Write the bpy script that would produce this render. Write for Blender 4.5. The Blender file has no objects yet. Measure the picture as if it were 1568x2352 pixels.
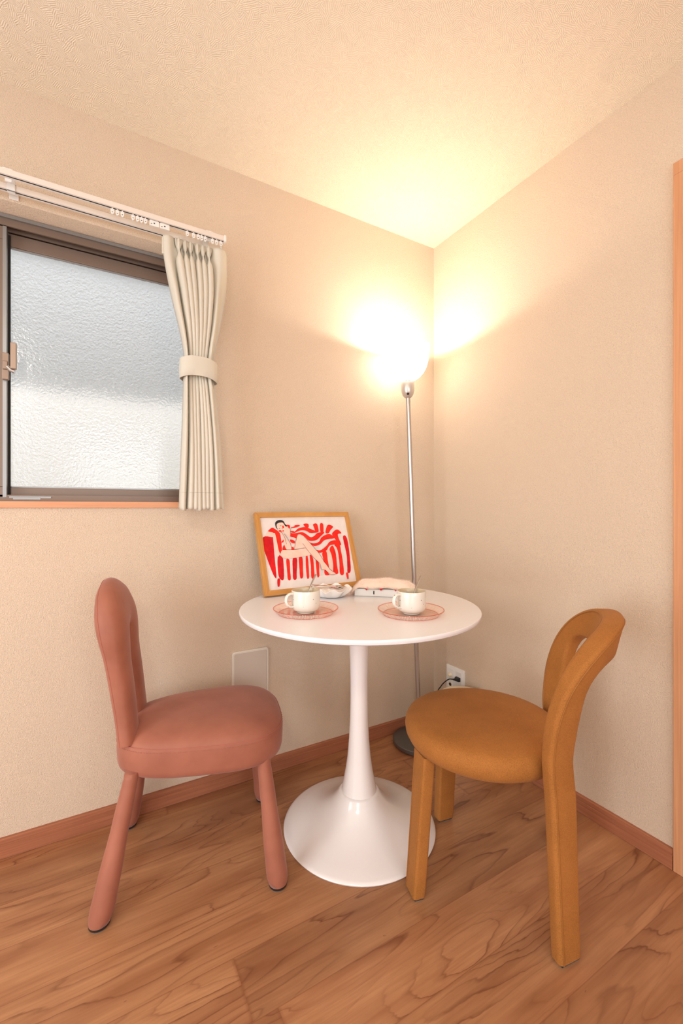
import bpy, bmesh, math, random
from mathutils import Vector, Matrix
S = bpy.context.scene
COL = S.collection
pi = math.pi
random.seed(7)

# ------------------------------------------------------------------ camera, world, lights, exposure
cam_d = bpy.data.cameras.new('camera'); cam = bpy.data.objects.new('camera', cam_d); COL.objects.link(cam)
cam.location = (-1.511, -1.691, 1.080)
cam.rotation_euler = (pi/2, 0, -math.atan2(.4972, .8676))
cam_d.sensor_fit = 'HORIZONTAL'; cam_d.sensor_width = 24.0; cam_d.lens = 24.0*1000/1568
cam_d.shift_y = -10/1568; cam_d.clip_start = 0.02
S.camera = cam
S.view_settings.view_transform = 'Standard'; S.view_settings.look = 'None'
S.view_settings.gamma = 1; S.view_settings.use_curve_mapping = False
S.view_settings.exposure = 0.13

world = bpy.data.worlds.new('sky'); S.world = world; world.use_nodes = True
world.node_tree.nodes['Background'].inputs[0].default_value = (.97, .985, 1, 1)
world.node_tree.nodes['Background'].inputs[1].default_value = 1.6

def area(name, loc, rot, sx, sy, power, color):
    l = bpy.data.lights.new(name, 'AREA'); l.shape = 'RECTANGLE'; l.size = sx; l.size_y = sy
    l.energy = power; l.color = color
    o = bpy.data.objects.new(name, l); COL.objects.link(o); o.location = loc; o.rotation_euler = rot
    return o
# daylight entering by the balcony window in the far left wall (points to +X)
area('daylight_balcony', (-3.27, -1.45, 1.15), (0, -pi/2, 0), 1.8, 1.5, 33, (.93, .97, 1))
# fill light added behind the camera, unseen (sits in the round fixture built below)
area('ceiling_fill_light', (-2.3, -2.4, 2.29), (0, 0, 0), .42, .42, 17, (1, .91, .80))
# daylight on the frosted window of the near wall, from outside
area('daylight_window', (-1.75, .62, 3.0), (math.radians(-22), 0, 0), 1.6, .5, 34, (.98, .99, 1))
# unseen rear openings added for fill and for reflections in the frosted glass
area('rear_fill', (-1.2, -3.38, 1.25), (pi/2, 0, 0), 1.1, 1.1, 13, (.95, .98, 1))
area('rear_door_fill', (-2.35, -3.38, 1.15), (pi/2, 0, 0), .5, 2.1, 10, (.95, .98, 1))  # added for a bright streak reflected in the frosted glass

# ------------------------------------------------------------------ helpers
def sr(r, g, b):
    f = lambda c: (c/255/12.92) if c/255 <= .04045 else ((c/255+.055)/1.055)**2.4
    return (f(r), f(g), f(b), 1)

class NT:
    def __init__(s, name):
        s.m = bpy.data.materials.new(name); s.m.use_nodes = True
        s.t = s.m.node_tree; s.b = s.t.nodes['Principled BSDF']; s.out = s.t.nodes['Material Output']
    def n(s, typ, **kw):
        nd = s.t.nodes.new(typ)
        for k, v in kw.items(): setattr(nd, k, v)
        return nd
    def L(s, a, b): s.t.links.new(a, b)
    def val(s, sock, v):
        if hasattr(v, 'is_linked'): s.L(v, sock)
        else: sock.default_value = v
    def math(s, op, a, b=0.0, c=None):
        nd = s.n('ShaderNodeMath', operation=op); s.val(nd.inputs[0], a); s.val(nd.inputs[1], b)
        if c is not None: s.val(nd.inputs[2], c)
        return nd.outputs[0]
    def vmath(s, op, a, b=(0, 0, 0)):
        nd = s.n('ShaderNodeVectorMath', operation=op); s.val(nd.inputs[0], a); s.val(nd.inputs[1], b); return nd
    def mix(s, f, a, b, blend='MIX'):
        nd = s.n('ShaderNodeMix', data_type='RGBA', blend_type=blend)
        s.val(nd.inputs[0], f); s.val(nd.inputs[6], a); s.val(nd.inputs[7], b); return nd.outputs[2]
    def noise(s, vec, scale, detail=3, rough=.5, dist=0):
        nd = s.n('ShaderNodeTexNoise'); s.val(nd.inputs['Vector'], vec)
        nd.inputs['Scale'].default_value = scale; nd.inputs['Detail'].default_value = detail
        nd.inputs['Roughness'].default_value = rough; nd.inputs['Distortion'].default_value = dist
        return nd.outputs[0]
    def ramp(s, f, stops):
        nd = s.n('ShaderNodeValToRGB'); s.val(nd.inputs[0], f); cr = nd.color_ramp
        while len(cr.elements) < len(stops): cr.elements.new(.5)
        for e, (p, c) in zip(cr.elements, stops): e.position = p; e.color = c if len(c) == 4 else (*c, 1)
        return nd.outputs[0]
    def scale(s, vec, sc):
        return s.vmath('MULTIPLY', vec, sc).outputs[0]
    def coord(s, which='Object'):
        return s.n('ShaderNodeTexCoord').outputs[which]
    def pos(s):
        return s.n('ShaderNodeNewGeometry').outputs['Position']
    def bump(s, h, strength=.5, dist=.001):
        nd = s.n('ShaderNodeBump'); nd.inputs['Strength'].default_value = strength
        nd.inputs['Distance'].default_value = dist; s.L(h, nd.inputs['Height']); s.L(nd.outputs[0], s.b.inputs['Normal']); return nd
    def set(s, **kw):
        for k, v in kw.items():
            k = {'Base': 'Base Color', 'Rough': 'Roughness', 'Metal': 'Metallic', 'Spec': 'Specular IOR Level',
                 'Trans': 'Transmission Weight', 'Sheen': 'Sheen Weight', 'Coat': 'Coat Weight', 'SheenR': 'Sheen Roughness'}.get(k, k)
            s.val(s.b.inputs[k], v)
        return s

def simple(name, col, rough=.5, metal=0, spec=.5, **kw):
    return NT(name).set(Base=col, Rough=rough, Metal=metal, Spec=spec, **kw).m

class MB:
    def __init__(s): s.v = []; s.f = []; s.mi = []; s.cur = 0
    def add(s, vs, fs):
        o = len(s.v); s.v += [tuple(p) for p in vs]; s.f += [tuple(i+o for i in f) for f in fs]; s.mi += [s.cur]*len(fs)
    def box(s, a, b, M=None):
        (x0, y0, z0), (x1, y1, z1) = a, b
        vs = [Vector(p) for p in ((x0,y0,z0),(x1,y0,z0),(x1,y1,z0),(x0,y1,z0),(x0,y0,z1),(x1,y0,z1),(x1,y1,z1),(x0,y1,z1))]
        if M: vs = [M @ p for p in vs]
        s.add(vs, [(0,3,2,1),(4,5,6,7),(0,1,5,4),(1,2,6,5),(2,3,7,6),(3,0,4,7)])
    def rings(s, rs, closed=True, cap0=True, cap1=True, loop=False):
        n = len(rs[0]); vs = [p for r in rs for p in r]; fs = []
        m = len(rs)
        for i in range(m if loop else m-1):
            j = (i+1) % m
            for k in range(n if closed else n-1):
                l = (k+1) % n
                fs.append((i*n+k, i*n+l, j*n+l, j*n+k))
        if closed and not loop:
            if cap0: fs.append(tuple(range(n-1, -1, -1)))
            if cap1: fs.append(tuple((m-1)*n+k for k in range(n)))
        s.add(vs, fs)
    def lathe(s, prof, n=48, M=None, cap0=True, cap1=True):
        rs = []
        for r, z in prof:
            ring = [Vector((r*math.cos(2*pi*k/n), r*math.sin(2*pi*k/n), z)) for k in range(n)]
            rs.append([M @ p for p in ring] if M else ring)
        s.rings(rs, cap0=cap0, cap1=cap1)
    def tube(s, pts, r, n=10, loop=False):
        pts = [Vector(p) for p in pts]; m = len(pts); rs = []
        up = None
        for i, p in enumerate(pts):
            if loop: t = pts[(i+1) % m]-pts[i-1]
            else: t = pts[min(i+1, m-1)]-pts[max(i-1, 0)]
            t.normalize()
            if up is None:
                up = Vector((0, 0, 1)) if abs(t.z) < .9 else Vector((1, 0, 0))
            a = up - t*up.dot(t); a.normalize(); up = a; b = t.cross(a)
            rr = r[i] if isinstance(r, (list, tuple)) else r
            rs.append([p + (a*math.cos(2*pi*k/n)+b*math.sin(2*pi*k/n))*rr for k in range(n)])
        s.rings(rs, loop=loop)
    def build(s, name, mats, parent=None, smooth=True, bevel=0, subsurf=0, loc=None, segs=2, angle=35):
        me = bpy.data.meshes.new(name); me.from_pydata(s.v, [], s.f); me.validate()
        if not isinstance(mats, (list, tuple)): mats = [mats]
        for m in mats: me.materials.append(m)
        if len(mats) > 1:
            for p, i in zip(me.polygons, s.mi): p.material_index = i
        bm = bmesh.new(); bm.from_mesh(me); bmesh.ops.recalc_face_normals(bm, faces=bm.faces); bm.to_mesh(me); bm.free()
        if smooth:
            me.shade_smooth()
            if not subsurf: me.set_sharp_from_angle(angle=math.radians(angle))
        o = bpy.data.objects.new(name, me); COL.objects.link(o)
        if bevel:
            b = o.modifiers.new('bevel', 'BEVEL'); b.width = bevel; b.segments = segs; b.limit_method = 'ANGLE'; b.angle_limit = math.radians(40)
        if subsurf:
            b = o.modifiers.new('sub', 'SUBSURF'); b.levels = subsurf; b.render_levels = subsurf
        if parent: o.parent = parent
        if loc: o.location = loc
        return o

def tag(o, label=None, cat=None, group=None, kind=None):
    for k, v in (('label', label), ('category', cat), ('group', group), ('kind', kind)):
        if v: o[k] = v
    return o
def thing(name, label, cat, loc=(0, 0, 0), rz=0, group=None):
    o = bpy.data.objects.new(name, None); COL.objects.link(o); o.empty_display_size = .05
    o.location = loc; o.rotation_euler = (0, 0, rz)
    return tag(o, label, cat, group)
def lerp(a, b, t): return a+(b-a)*t
def interp(x, tab):
    if x <= tab[0][0]: return tab[0][1]
    for (a, b), (c, d) in zip(tab, tab[1:]):
        if x <= c:
            t = (x-a)/(c-a); t = t*t*(3-2*t)
            return b+(d-b)*t
    return tab[-1][1]
def spl(x, tab):
    """smooth curve through the table (Catmull-Rom, clamped ends)"""
    if x <= tab[0][0]: return tab[0][1]
    for i in range(len(tab)-1):
        a, b = tab[i]; c, d = tab[i+1]
        if x <= c:
            pa, pb = tab[max(i-1, 0)]; nc, nd = tab[min(i+2, len(tab)-1)]
            m0 = (d-pb)/(c-pa)*(c-a) if c != pa else 0; m1 = (nd-b)/(nc-a)*(c-a)
            t = (x-a)/(c-a); t2, t3 = t*t, t*t*t
            return (2*t3-3*t2+1)*b+(t3-2*t2+t)*m0+(-2*t3+3*t2)*d+(t3-t2)*m1
    return tab[-1][1]
def smooth_path(pts, n):
    """Catmull-Rom through the points"""
    P = [Vector(p) for p in pts]; out = []
    Q = [P[0]*2-P[1]] + P + [P[-1]*2-P[-2]]
    for i in range(1, len(Q)-2):
        for k in range(n):
            t = k/n
            out.append(.5*((2*Q[i]) + (Q[i+1]-Q[i-1])*t + (2*Q[i-1]-5*Q[i]+4*Q[i+1]-Q[i+2])*t*t + (-Q[i-1]+3*Q[i]-3*Q[i+1]+Q[i+2])*t**3))
    out.append(P[-1]); return out

# ------------------------------------------------------------------ materials
def wallpaper(name, col, horiz):
    t = NT(name); p = t.pos()
    # embossed paper: short raised dashes, woven
    a = t.noise(t.scale(p, (230, 230, 620)), 1.0, 2, .6)
    b = t.noise(t.scale(p, (520, 520, 200)), 1.0, 2, .6)
    c = t.noise(p, 260, 3, .6)
    h = t.math('ADD', t.math('MULTIPLY', a, 1.2), t.math('ADD', t.math('MULTIPLY', b, .7), t.math('MULTIPLY', c, .8)))
    t.bump(h, 1.0, .0024)
    f = t.ramp(t.math('MULTIPLY', h, .37), [(.35, (0, 0, 0)), (.65, (1, 1, 1))])
    c0 = tuple(x*.77 for x in col[:3])+(1,)  # relief shading of the weave put into the colour
    t.set(Base=t.mix(f, c0, col), Rough=.88, Spec=.2)
    return t.m
M_wall = wallpaper('wallpaper_beige', sr(243, 221, 197), True)

def ceiling_mat():
    t = NT('ceiling_paper'); p = t.pos()
    w = t.noise(p, 22, 2)
    q = t.vmath('ADD', p, t.scale(w, (.02, .02, .02))).outputs[0]
    v = t.n('ShaderNodeTexVoronoi'); t.L(q, v.inputs['Vector']); v.inputs['Scale'].default_value = 58
    sx = t.n('ShaderNodeSeparateColor'); t.L(v.outputs['Color'], sx.inputs[0])
    ang = t.math('MULTIPLY', sx.outputs[0], 6.283)
    sp = t.n('ShaderNodeSeparateXYZ'); t.L(p, sp.inputs[0])
    d = t.math('ADD', t.math('MULTIPLY', sp.outputs[0], t.math('COSINE', ang)), t.math('MULTIPLY', sp.outputs[1], t.math('SINE', ang)))
    s_ = t.math('SINE', t.math('MULTIPLY', d, 1350))
    n2 = t.noise(p, 300, 2)
    h = t.math('ADD', t.math('MULTIPLY', s_, .35), n2)
    t.bump(h, .75, .0016)
    t.set(Base=t.mix(t.ramp(h, [(.3, (0, 0, 0)), (.75, (1, 1, 1))]), sr(229, 214, 193), sr(244, 233, 215)), Rough=.9, Spec=.2)  # lit and shaded sides of the embossed strokes painted as two tones
    return t.m
M_ceil = ceiling_mat()

def floor_mat():
    t = NT('maple_floorboards'); p = t.pos()
    sp = t.n('ShaderNodeSeparateXYZ'); t.L(p, sp.inputs[0]); X, Y = sp.outputs[0], sp.outputs[1]
    yy = t.math('DIVIDE', t.math('ADD', Y, .057), .15)
    row = t.math('FLOOR', yy); fy = t.math('FRACT', yy)
    wn = t.n('ShaderNodeTexWhiteNoise', noise_dimensions='1D'); t.L(row, wn.inputs['W'])
    xx = t.math('ADD', t.math('DIVIDE', X, 1.82), t.math('ADD', wn.outputs['Value'], .12))
    bx = t.math('FLOOR', xx); fx = t.math('FRACT', xx)
    bid = t.math('ADD', t.math('MULTIPLY', row, 17.3), t.math('MULTIPLY', bx, 5.71))
    w2 = t.n('ShaderNodeTexWhiteNoise', noise_dimensions='1D'); t.L(bid, w2.inputs['W'])
    off = t.scale(w2.outputs['Color'], (37, 41, 29))
    base = t.vmath('ADD', p, off).outputs[0]
    wob = t.noise(t.scale(base, (6, 26, 1)), 1, 3, .6)
    q = t.vmath('ADD', t.scale(base, (1.25, 7.5, 1)), t.scale(wob, (.16, .16, 0))).outputs[0]
    n1 = t.noise(q, 1.0, 1.5, .5)
    rings = t.math('FRACT', t.math('MULTIPLY', n1, 15))
    line = t.ramp(rings, [(0, (1, 1, 1)), (.10, (.35, .35, .35)), (.4, (0, 0, 0)), (.93, (.06, .06, .06)), (1, (.9, .9, .9))])
    amp = t.ramp(t.noise(t.scale(base, (1.5, 6, 1)), 1.3, 2), [(.38, (.05, .05, .05)), (.62, (1, 1, 1))])
    line = t.math('MULTIPLY', line, amp)
    streak = t.noise(t.scale(base, (5, 160, 1)), 1, 4, .65)
    soft = t.noise(t.scale(base, (2.2, 14, 1)), 1, 3, .6)
    c = t.mix(t.ramp(soft, [(.3, (0, 0, 0)), (.7, (1, 1, 1))]), sr(150, 100, 67), sr(186, 136, 96))
    c = t.mix(t.math('MULTIPLY', line, .85), c, sr(104, 58, 36))
    c = t.mix(t.math('MULTIPLY', t.ramp(streak, [(.42, (0, 0, 0)), (.75, (1, 1, 1))]), .38), c, sr(134, 78, 48))
    fleck = t.ramp(t.noise(t.scale(base, (26, 90, 1)), 1, 2), [(.74, (0, 0, 0)), (.80, (1, 1, 1))])
    c = t.mix(t.math('MULTIPLY', fleck, .5), c, sr(92, 48, 30))
    tone = t.math('ADD', .86, t.math('MULTIPLY', w2.outputs['Value'], .24))
    g = t.n('ShaderNodeCombineXYZ')
    for i in range(3): t.L(tone, g.inputs[i])
    c = t.mix(1.0, c, g.outputs[0], 'MULTIPLY')
    ey = t.math('MINIMUM', fy, t.math('SUBTRACT', 1, fy)); ex = t.math('MINIMUM', fx, t.math('SUBTRACT', 1, fx))
    sy = t.ramp(ey, [(.004, (1, 1, 1)), (.011, (0, 0, 0))]); sx_ = t.ramp(ex, [(.0003, (1, 1, 1)), (.0009, (0, 0, 0))])
    seam = t.math('MAXIMUM', sy, sx_)
    c = t.mix(t.math('MULTIPLY', seam, .5), c, sr(128, 78, 50))
    t.set(Base=c, Rough=t.math('ADD', .30, t.math('MULTIPLY', streak, .16)), Spec=.45)
    t.bump(t.math('SUBTRACT', t.math('MULTIPLY', streak, .10), seam), .12, .0006)
    return t.m
M_floor = floor_mat()

def wood(name, c1, c2, sc=(3, 60, 60), rough=.5):
    t = NT(name); p = t.coord('Object')
    n = t.noise(t.scale(p, sc), 1, 4, .6)
    t.set(Base=t.mix(t.ramp(n, [(.3, (0, 0, 0)), (.7, (1, 1, 1))]), c1, c2), Rough=rough, Spec=.4); return t.m
M_base = wood('baseboard_wood', sr(150, 92, 66), sr(176, 112, 80), (3, 3, 160))
M_case = wood('casing_wood', sr(196, 138, 98), sr(216, 160, 118), (160, 160, 3))
M_sill = wood('sill_wood', sr(208, 146, 108), sr(224, 166, 126), (3, 120, 60))
M_oakx = wood('oak_frame_wood', sr(184, 128, 62), sr(206, 152, 86), (8, 8, 200), .45)
M_oakz = wood('oak_frame_wood_upright', sr(184, 128, 62), sr(206, 152, 86), (200, 8, 8), .45)

def fabric(name, c1, c2, sc, bump, fuzz, sheen_tint, spots=0):
    t = NT(name); p = t.coord('Object')
    n = t.noise(p, 9, 3, .6); f = t.noise(p, sc, 3, .7)
    c = t.mix(t.ramp(n, [(.3, (0, 0, 0)), (.7, (1, 1, 1))]), c1, c2)
    rough = .82 if spots else .56
    if spots:
        g = t.ramp(f, [(.40, (0, 0, 0)), (.62, (1, 1, 1))])
        c = t.mix(t.math('MULTIPLY', g, spots), c, tuple(min(1, x*1.75) for x in c2[:3])+(1,))
    t.set(Base=c, Rough=rough, Spec=.3, Sheen=fuzz, SheenR=.4)
    t.b.inputs['Sheen Tint'].default_value = sheen_tint
    t.bump(f, bump, .0012); return t.m
M_pink = fabric('pink_velvet', sr(151, 92, 73), sr(167, 105, 84), 700, .12, .22, (1, .80, .82, 1))
M_pinkseam = simple('pink_thread', sr(172, 102, 84), .8)
M_must = fabric('mustard_felt', sr(140, 88, 36), sr(158, 101, 46), 560, .55, .12, (1, .72, .4, 1), .42)
M_mustseam = fabric('mustard_piping', sr(144, 91, 39), sr(160, 104, 48), 420, .4, .12, (1, .72, .4, 1))
M_cover = simple('black_plastic_foot', (.015, .015, .016, 1), .4)
M_glide = simple('grey_felt_glide', sr(92, 96, 100), .6)
M_white = simple('white_lacquer', sr(236, 230, 228), .16, spec=.5, Coat=.25)
M_top = simple('white_tabletop', sr(234, 234, 238), .26, spec=.5)
M_plast = simple('white_plastic', sr(236, 234, 230), .35)
M_rail = simple('rail_enamel', sr(228, 218, 208), .35)
M_dark = simple('dark_slot', (.01, .01, .01, 1), .7)
M_panel = simple('grey_beige_plastic', sr(205, 192, 178), .5)
M_panelrim = simple('panel_rim', sr(226, 218, 206), .45)
M_steel = simple('brushed_steel', (.55, .53, .52, 1), .30, 1)
M_cutl = simple('polished_steel', (.62, .59, .56, 1), .18, 1)
M_lampbase = simple('lamp_grey_metal', (.20, .20, .20, 1), .38, .85)
M_socket = simple('lamp_socket_silver', (.62, .57, .53, 1), .34, .6)
M_black = simple('black_rubber', (.012, .012, .012, 1), .45)
M_alu = simple('aluminium_brown', sr(128, 110, 98), .42, .35)
M_alug = simple('aluminium_grey', sr(150, 150, 150), .35, .6)
M_cream = simple('cream_plastic', sr(244, 228, 198), .4)

def curtain_mat():
    t = NT('curtain_cloth'); p = t.coord('Object')
    w = t.noise(t.scale(p, (900, 900, 250)), 1, 2)
    t.set(Base=sr(220, 214, 199), Rough=.55, Spec=.35, Sheen=.25, SheenR=.35); t.bump(w, .12, .0006)
    tr = t.n('ShaderNodeBsdfTranslucent'); tr.inputs[0].default_value = sr(214, 204, 184)
    mx = t.n('ShaderNodeMixShader'); mx.inputs[0].default_value = .12
    t.L(t.b.outputs[0], mx.inputs[1]); t.L(tr.outputs[0], mx.inputs[2]); t.L(mx.outputs[0], t.out.inputs[0]); return t.m
M_curt = curtain_mat()

def frosted():
    t = NT('patterned_frosted_glass'); p = t.coord('Object')
    h = t.noise(p, 120, 2, .5); h2 = t.noise(p, 45, 2, .5)
    hh = t.math('ADD', h, t.math('MULTIPLY', h2, .6))
    b = t.n('ShaderNodeBump'); b.inputs['Strength'].default_value = 1; b.inputs['Distance'].default_value = .004; t.L(hh, b.inputs['Height'])
    g = t.n('ShaderNodeBsdfRefraction'); g.inputs['Roughness'].default_value = .22; g.inputs['IOR'].default_value = 1.25
    g.inputs[0].default_value = (.93, .95, .95, 1); t.L(b.outputs[0], g.inputs['Normal'])
    tr = t.n('ShaderNodeBsdfTranslucent'); tr.inputs[0].default_value = (.9, .93, .95, 1); t.L(b.outputs[0], tr.inputs['Normal'])
    gl = t.n('ShaderNodeBsdfGlossy'); gl.inputs['Roughness'].default_value = .10; gl.inputs[0].default_value = (1, 1, 1, 1)
    b2 = t.n('ShaderNodeBump'); b2.inputs['Strength'].default_value = .6; b2.inputs['Distance'].default_value = .0012; t.L(hh, b2.inputs['Height']); t.L(b2.outputs[0], gl.inputs['Normal'])
    m1 = t.n('ShaderNodeMixShader'); m1.inputs[0].default_value = .28
    t.L(g.outputs[0], m1.inputs[1]); t.L(tr.outputs[0], m1.inputs[2])
    fr = t.n('ShaderNodeFresnel'); fr.inputs[0].default_value = 1.5
    m2 = t.n('ShaderNodeMixShader'); t.L(fr.outputs[0], m2.inputs[0]); t.L(m1.outputs[0], m2.inputs[1]); t.L(gl.outputs[0], m2.inputs[2])
    t.L(m2.outputs[0], t.out.inputs[0]); return t.m
M_frost = frosted()

def pinkglass(name, tint, ribs=False):
    t = NT(name); mf = .05
    if ribs:        # moulded radial ribs on the sloping rim catch the light
        sp = t.n('ShaderNodeSeparateXYZ'); t.L(t.coord('Object'), sp.inputs[0])
        ang = t.math('ARCTAN2', sp.outputs[1], sp.outputs[0]); rr = t.math('SQRT', t.math('ADD', t.math('POWER', sp.outputs[0], 2), t.math('POWER', sp.outputs[1], 2)))
        rib = t.math('GREATER_THAN', t.math('SINE', t.math('MULTIPLY', ang, 130)), .1)
        mf = t.math('ADD', .06, t.math('MULTIPLY', t.math('MULTIPLY', rib, t.math('GREATER_THAN', rr, .0845)), .30))
    tr = t.n('ShaderNodeBsdfTransparent'); tr.inputs[0].default_value = tint
    df = t.n('ShaderNodeBsdfDiffuse'); df.inputs[0].default_value = tint
    gl = t.n('ShaderNodeBsdfGlossy'); gl.inputs['Roughness'].default_value = .03
    m0 = t.n('ShaderNodeMixShader'); t.val(m0.inputs[0], mf); t.L(tr.outputs[0], m0.inputs[1]); t.L(df.outputs[0], m0.inputs[2])
    lw = t.n('ShaderNodeLayerWeight'); lw.inputs[0].default_value = .5
    fr = t.math('ADD', .03, t.math('MULTIPLY', t.math('POWER', lw.outputs['Facing'], 4), .45))
    m1 = t.n('ShaderNodeMixShader'); t.L(fr, m1.inputs[0]); t.L(m0.outputs[0], m1.inputs[1]); t.L(gl.outputs[0], m1.inputs[2])
    t.L(m1.outputs[0], t.out.inputs[0]); return t.m
M_pglass = pinkglass('pink_glass', (1, .915, .865, 1), True)
M_prim = pinkglass('pink_glass_thick', (.96, .58, .50, 1))

def mug_mat():
    t = NT('speckled_stoneware'); p = t.coord('Object')
    v = t.n('ShaderNodeTexVoronoi'); t.L(p, v.inputs['Vector']); v.inputs['Scale'].default_value = 105
    sc = t.n('ShaderNodeSeparateColor'); t.L(v.outputs['Color'], sc.inputs[0])
    thr = t.math('MULTIPLY', t.math('GREATER_THAN', sc.outputs[0], .52), t.math('MULTIPLY', sc.outputs[1], .21))
    dot = t.math('LESS_THAN', v.outputs['Distance'], thr)
    t.set(Base=t.mix(t.math('MULTIPLY', dot, .85), sr(226, 222, 213), sr(60, 36, 24)), Rough=.18, Spec=.5, Coat=.3); return t.m
M_mug = mug_mat()
M_muginner = simple('mug_glaze_inside', sr(208, 192, 163), .2)

def shade_mat():
    t = NT('opal_lamp_shade')
    t.set(Base=(.9, .88, .82, 1), Rough=.4)
    t.b.inputs['Emission Color'].default_value = (1, .91, .76, 1); t.b.inputs['Emission Strength'].default_value = 5.5
    return t.m
M_shade = shade_mat()
# ------------------------------------------------------------------ the room
def struct(o, label=None): return tag(o, label, None, None, 'structure')
WX, SY, H = -3.3, -3.4, 2.4
OX0, OX1, OZ0, OZ1 = -2.36, -1.12, 1.10, 2.035        # window opening in the left wall (y = 0)
m = MB()
m.box((WX-.15, 0, -.02), (OX0, .17, H+.05)); m.box((OX1, 0, -.02), (.15, .17, H+.05))
m.box((OX0, 0, -.02), (OX1, .17, OZ0-.02)); m.box((OX0, 0, OZ1), (OX1, .17, H+.05))
struct(m.build('wall_left', M_wall, smooth=False), 'beige textured wallpapered wall holding the frosted window')
m = MB(); m.box((0, SY-.15, -.02), (.15, 0, H+.05)); struct(m.build('wall_right', M_wall, smooth=False), 'beige wallpapered wall to the right of the corner')
m = MB()
for a, b in (((WX-.15, SY-.15, -.02), (WX, -2.25, H+.05)), ((WX-.15, -.65, -.02), (WX, 0, H+.05)),
             ((WX-.15, -2.25, -.02), (WX, -.65, .2)), ((WX-.15, -2.25, 2.1), (WX, -.65, H+.05))): m.box(a, b)
struct(m.build('wall_far_left', M_wall, smooth=False))
m = MB()
for a, b in (((WX, SY-.15, -.02), (-2.65, SY, H+.05)), ((-.6, SY-.15, -.02), (0, SY, H+.05)), ((-2.05, SY-.15, -.02), (-1.8, SY, H+.05)), ((-2.65, SY-.15, 2.25), (-2.05, SY, H+.05)),
             ((-1.8, SY-.15, -.02), (-.6, SY, .65)), ((-1.8, SY-.15, 1.9), (-.6, SY, H+.05))): m.box(a, b)
struct(m.build('wall_rear', M_wall, smooth=False))
m = MB(); m.box((WX-.15, SY-.15, -.06), (.15, .17, 0)); struct(m.build('floor', M_floor, smooth=False), 'maple floorboards running along the window wall')
m = MB(); m.box((WX-.15, SY-.15, H), (.15, .17, H+.06)); struct(m.build('ceiling', M_ceil, smooth=False), 'cream textured ceiling')

def baseboard(name, p0, p1, nrm):
    d = (Vector(p1)-Vector(p0)); prof = [(0, .001), (.0135, .001), (.0135, .041), (.0105, .0425), (.0105, .0455), (.0125, .047), (.012, .058), (.009, .060), (0, .060)]
    m = MB(); rs = []
    for q in (p0, p1): rs.append([Vector((q[0]+nrm[0]*a, q[1]+nrm[1]*a, z)) for a, z in prof])
    m.rings(rs); return struct(m.build(name, M_base, smooth=False), None)
baseboard('baseboard_left', (WX, 0, 0), (0, 0, 0), (0, -1))
baseboard('baseboard_right', (0, -1.056, 0), (0, -.0135, 0), (-1, 0))

# door at the right edge of the photograph
m = MB(); m.box((-.014, -1.095, 0), (0, -1.058, 2.065)); m.box((-.014, -1.93, 2.065), (0, -1.058, 2.102)); m.box((-.014, -1.93, 0), (0, -1.893, 2.065))
d = struct(m.build('door_1', M_case, bevel=.0015), 'light wood door casing at the right edge of the photo')
m = MB(); m.box((-.006, -1.893, .005), (0, -1.095, 2.065)); m.build('door_leaf', M_case, d, bevel=.001)
m = MB(); m.tube([(-.02, -1.83, .98), (-.055, -1.83, .98), (-.055, -1.72, .98)], .009); m.lathe([(.025, 0), (.025, .012)], 24, Matrix.Translation((-.006, -1.83, .98)) @ Matrix.Rotation(-pi/2, 4, 'Y')); m.build('door_handle', M_steel, d)

# window 1: aluminium sliding window
win = thing('window_1', 'aluminium sliding window with patterned frosted glass', None); del win['label']
struct(win, 'brown aluminium sliding window with frosted glass in the left wall')
m = MB()
y0, y1 = .078, .165
m.box((OX0, y0, OZ1-.012), (OX1, y1, OZ1)); m.box((OX0, y0, OZ0), (OX1, y1, OZ0+.012))
m.box((OX0, y0, OZ0+.012), (OX0+.02, y1, OZ1-.012)); m.box((OX1-.02, y0, OZ0+.012), (OX1, y1, OZ1-.012))
m.box((OX0+.02, y0+.004, OZ1-.036), (OX1-.02, y0+.010, OZ1-.012)); m.box((OX0+.02, y0+.036, OZ1-.038), (OX1-.02, y0+.040, OZ1-.012)); m.box((OX0+.02, y1-.008, OZ1-.050), (OX1-.02, y1, OZ1-.012))
m.box((OX0+.02, y0+.004, OZ0+.012), (OX1-.02, y0+.008, OZ0+.022)); m.box((OX0+.02, y0+.036, OZ0+.012), (OX1-.02, y0+.040, OZ0+.022))
m.build('window_frame', M_alu, win, smooth=False)
m = MB(); m.box((OX0, y0-.004, OZ1-.013), (OX1, y0+.003, OZ1-.002)); m.box((OX1-.012, y0-.004, OZ0), (OX1, y0+.003, OZ1-.013)); m.build('frame_lip', M_alug, win, smooth=False)
def sash(x0, x1, ya, yb, name, label):
    zt, zb = OZ1-.040, OZ0+.014
    m = MB(); m.box((x0, ya, zt-.043), (x1, yb, zt)); m.box((x0, ya, zb), (x1, yb, zb+.034))
    m.box((x0, ya, zb+.034), (x0+.032, yb, zt-.043)); m.box((x1-.032, ya, zb+.034), (x1, yb, zt-.043))
    o = m.build(name, M_alu, win, bevel=.0015)
    m = MB(); yc = (ya+yb)/2
    m.add([(x0+.030, yc, zb+.032), (x1-.030, yc, zb+.032), (x1-.030, yc, zt-.041), (x0+.030, yc, zt-.041)], [(0, 1, 2, 3)])
    m.build('glass_pane', M_frost, o, smooth=False)
    m = MB(); g = .005; xa, xb, za, zc = x0+.032, x1-.032, zb+.034, zt-.043; yq = yc-.004
    m.box((xa, yq-.004, zc-g), (xb, yq, zc)); m.box((xa, yq-.004, za), (xb, yq, za+g)); m.box((xa, yq-.004, za+g), (xa+g, yq, zc-g)); m.box((xb-g, yq-.004, za+g), (xb, yq, zc-g))
    m.build('glazing_bead', M_alug, o, smooth=False)
    return o
inner = sash(OX0+.022, -1.757, .082, .106, 'sliding_sash', None)
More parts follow.
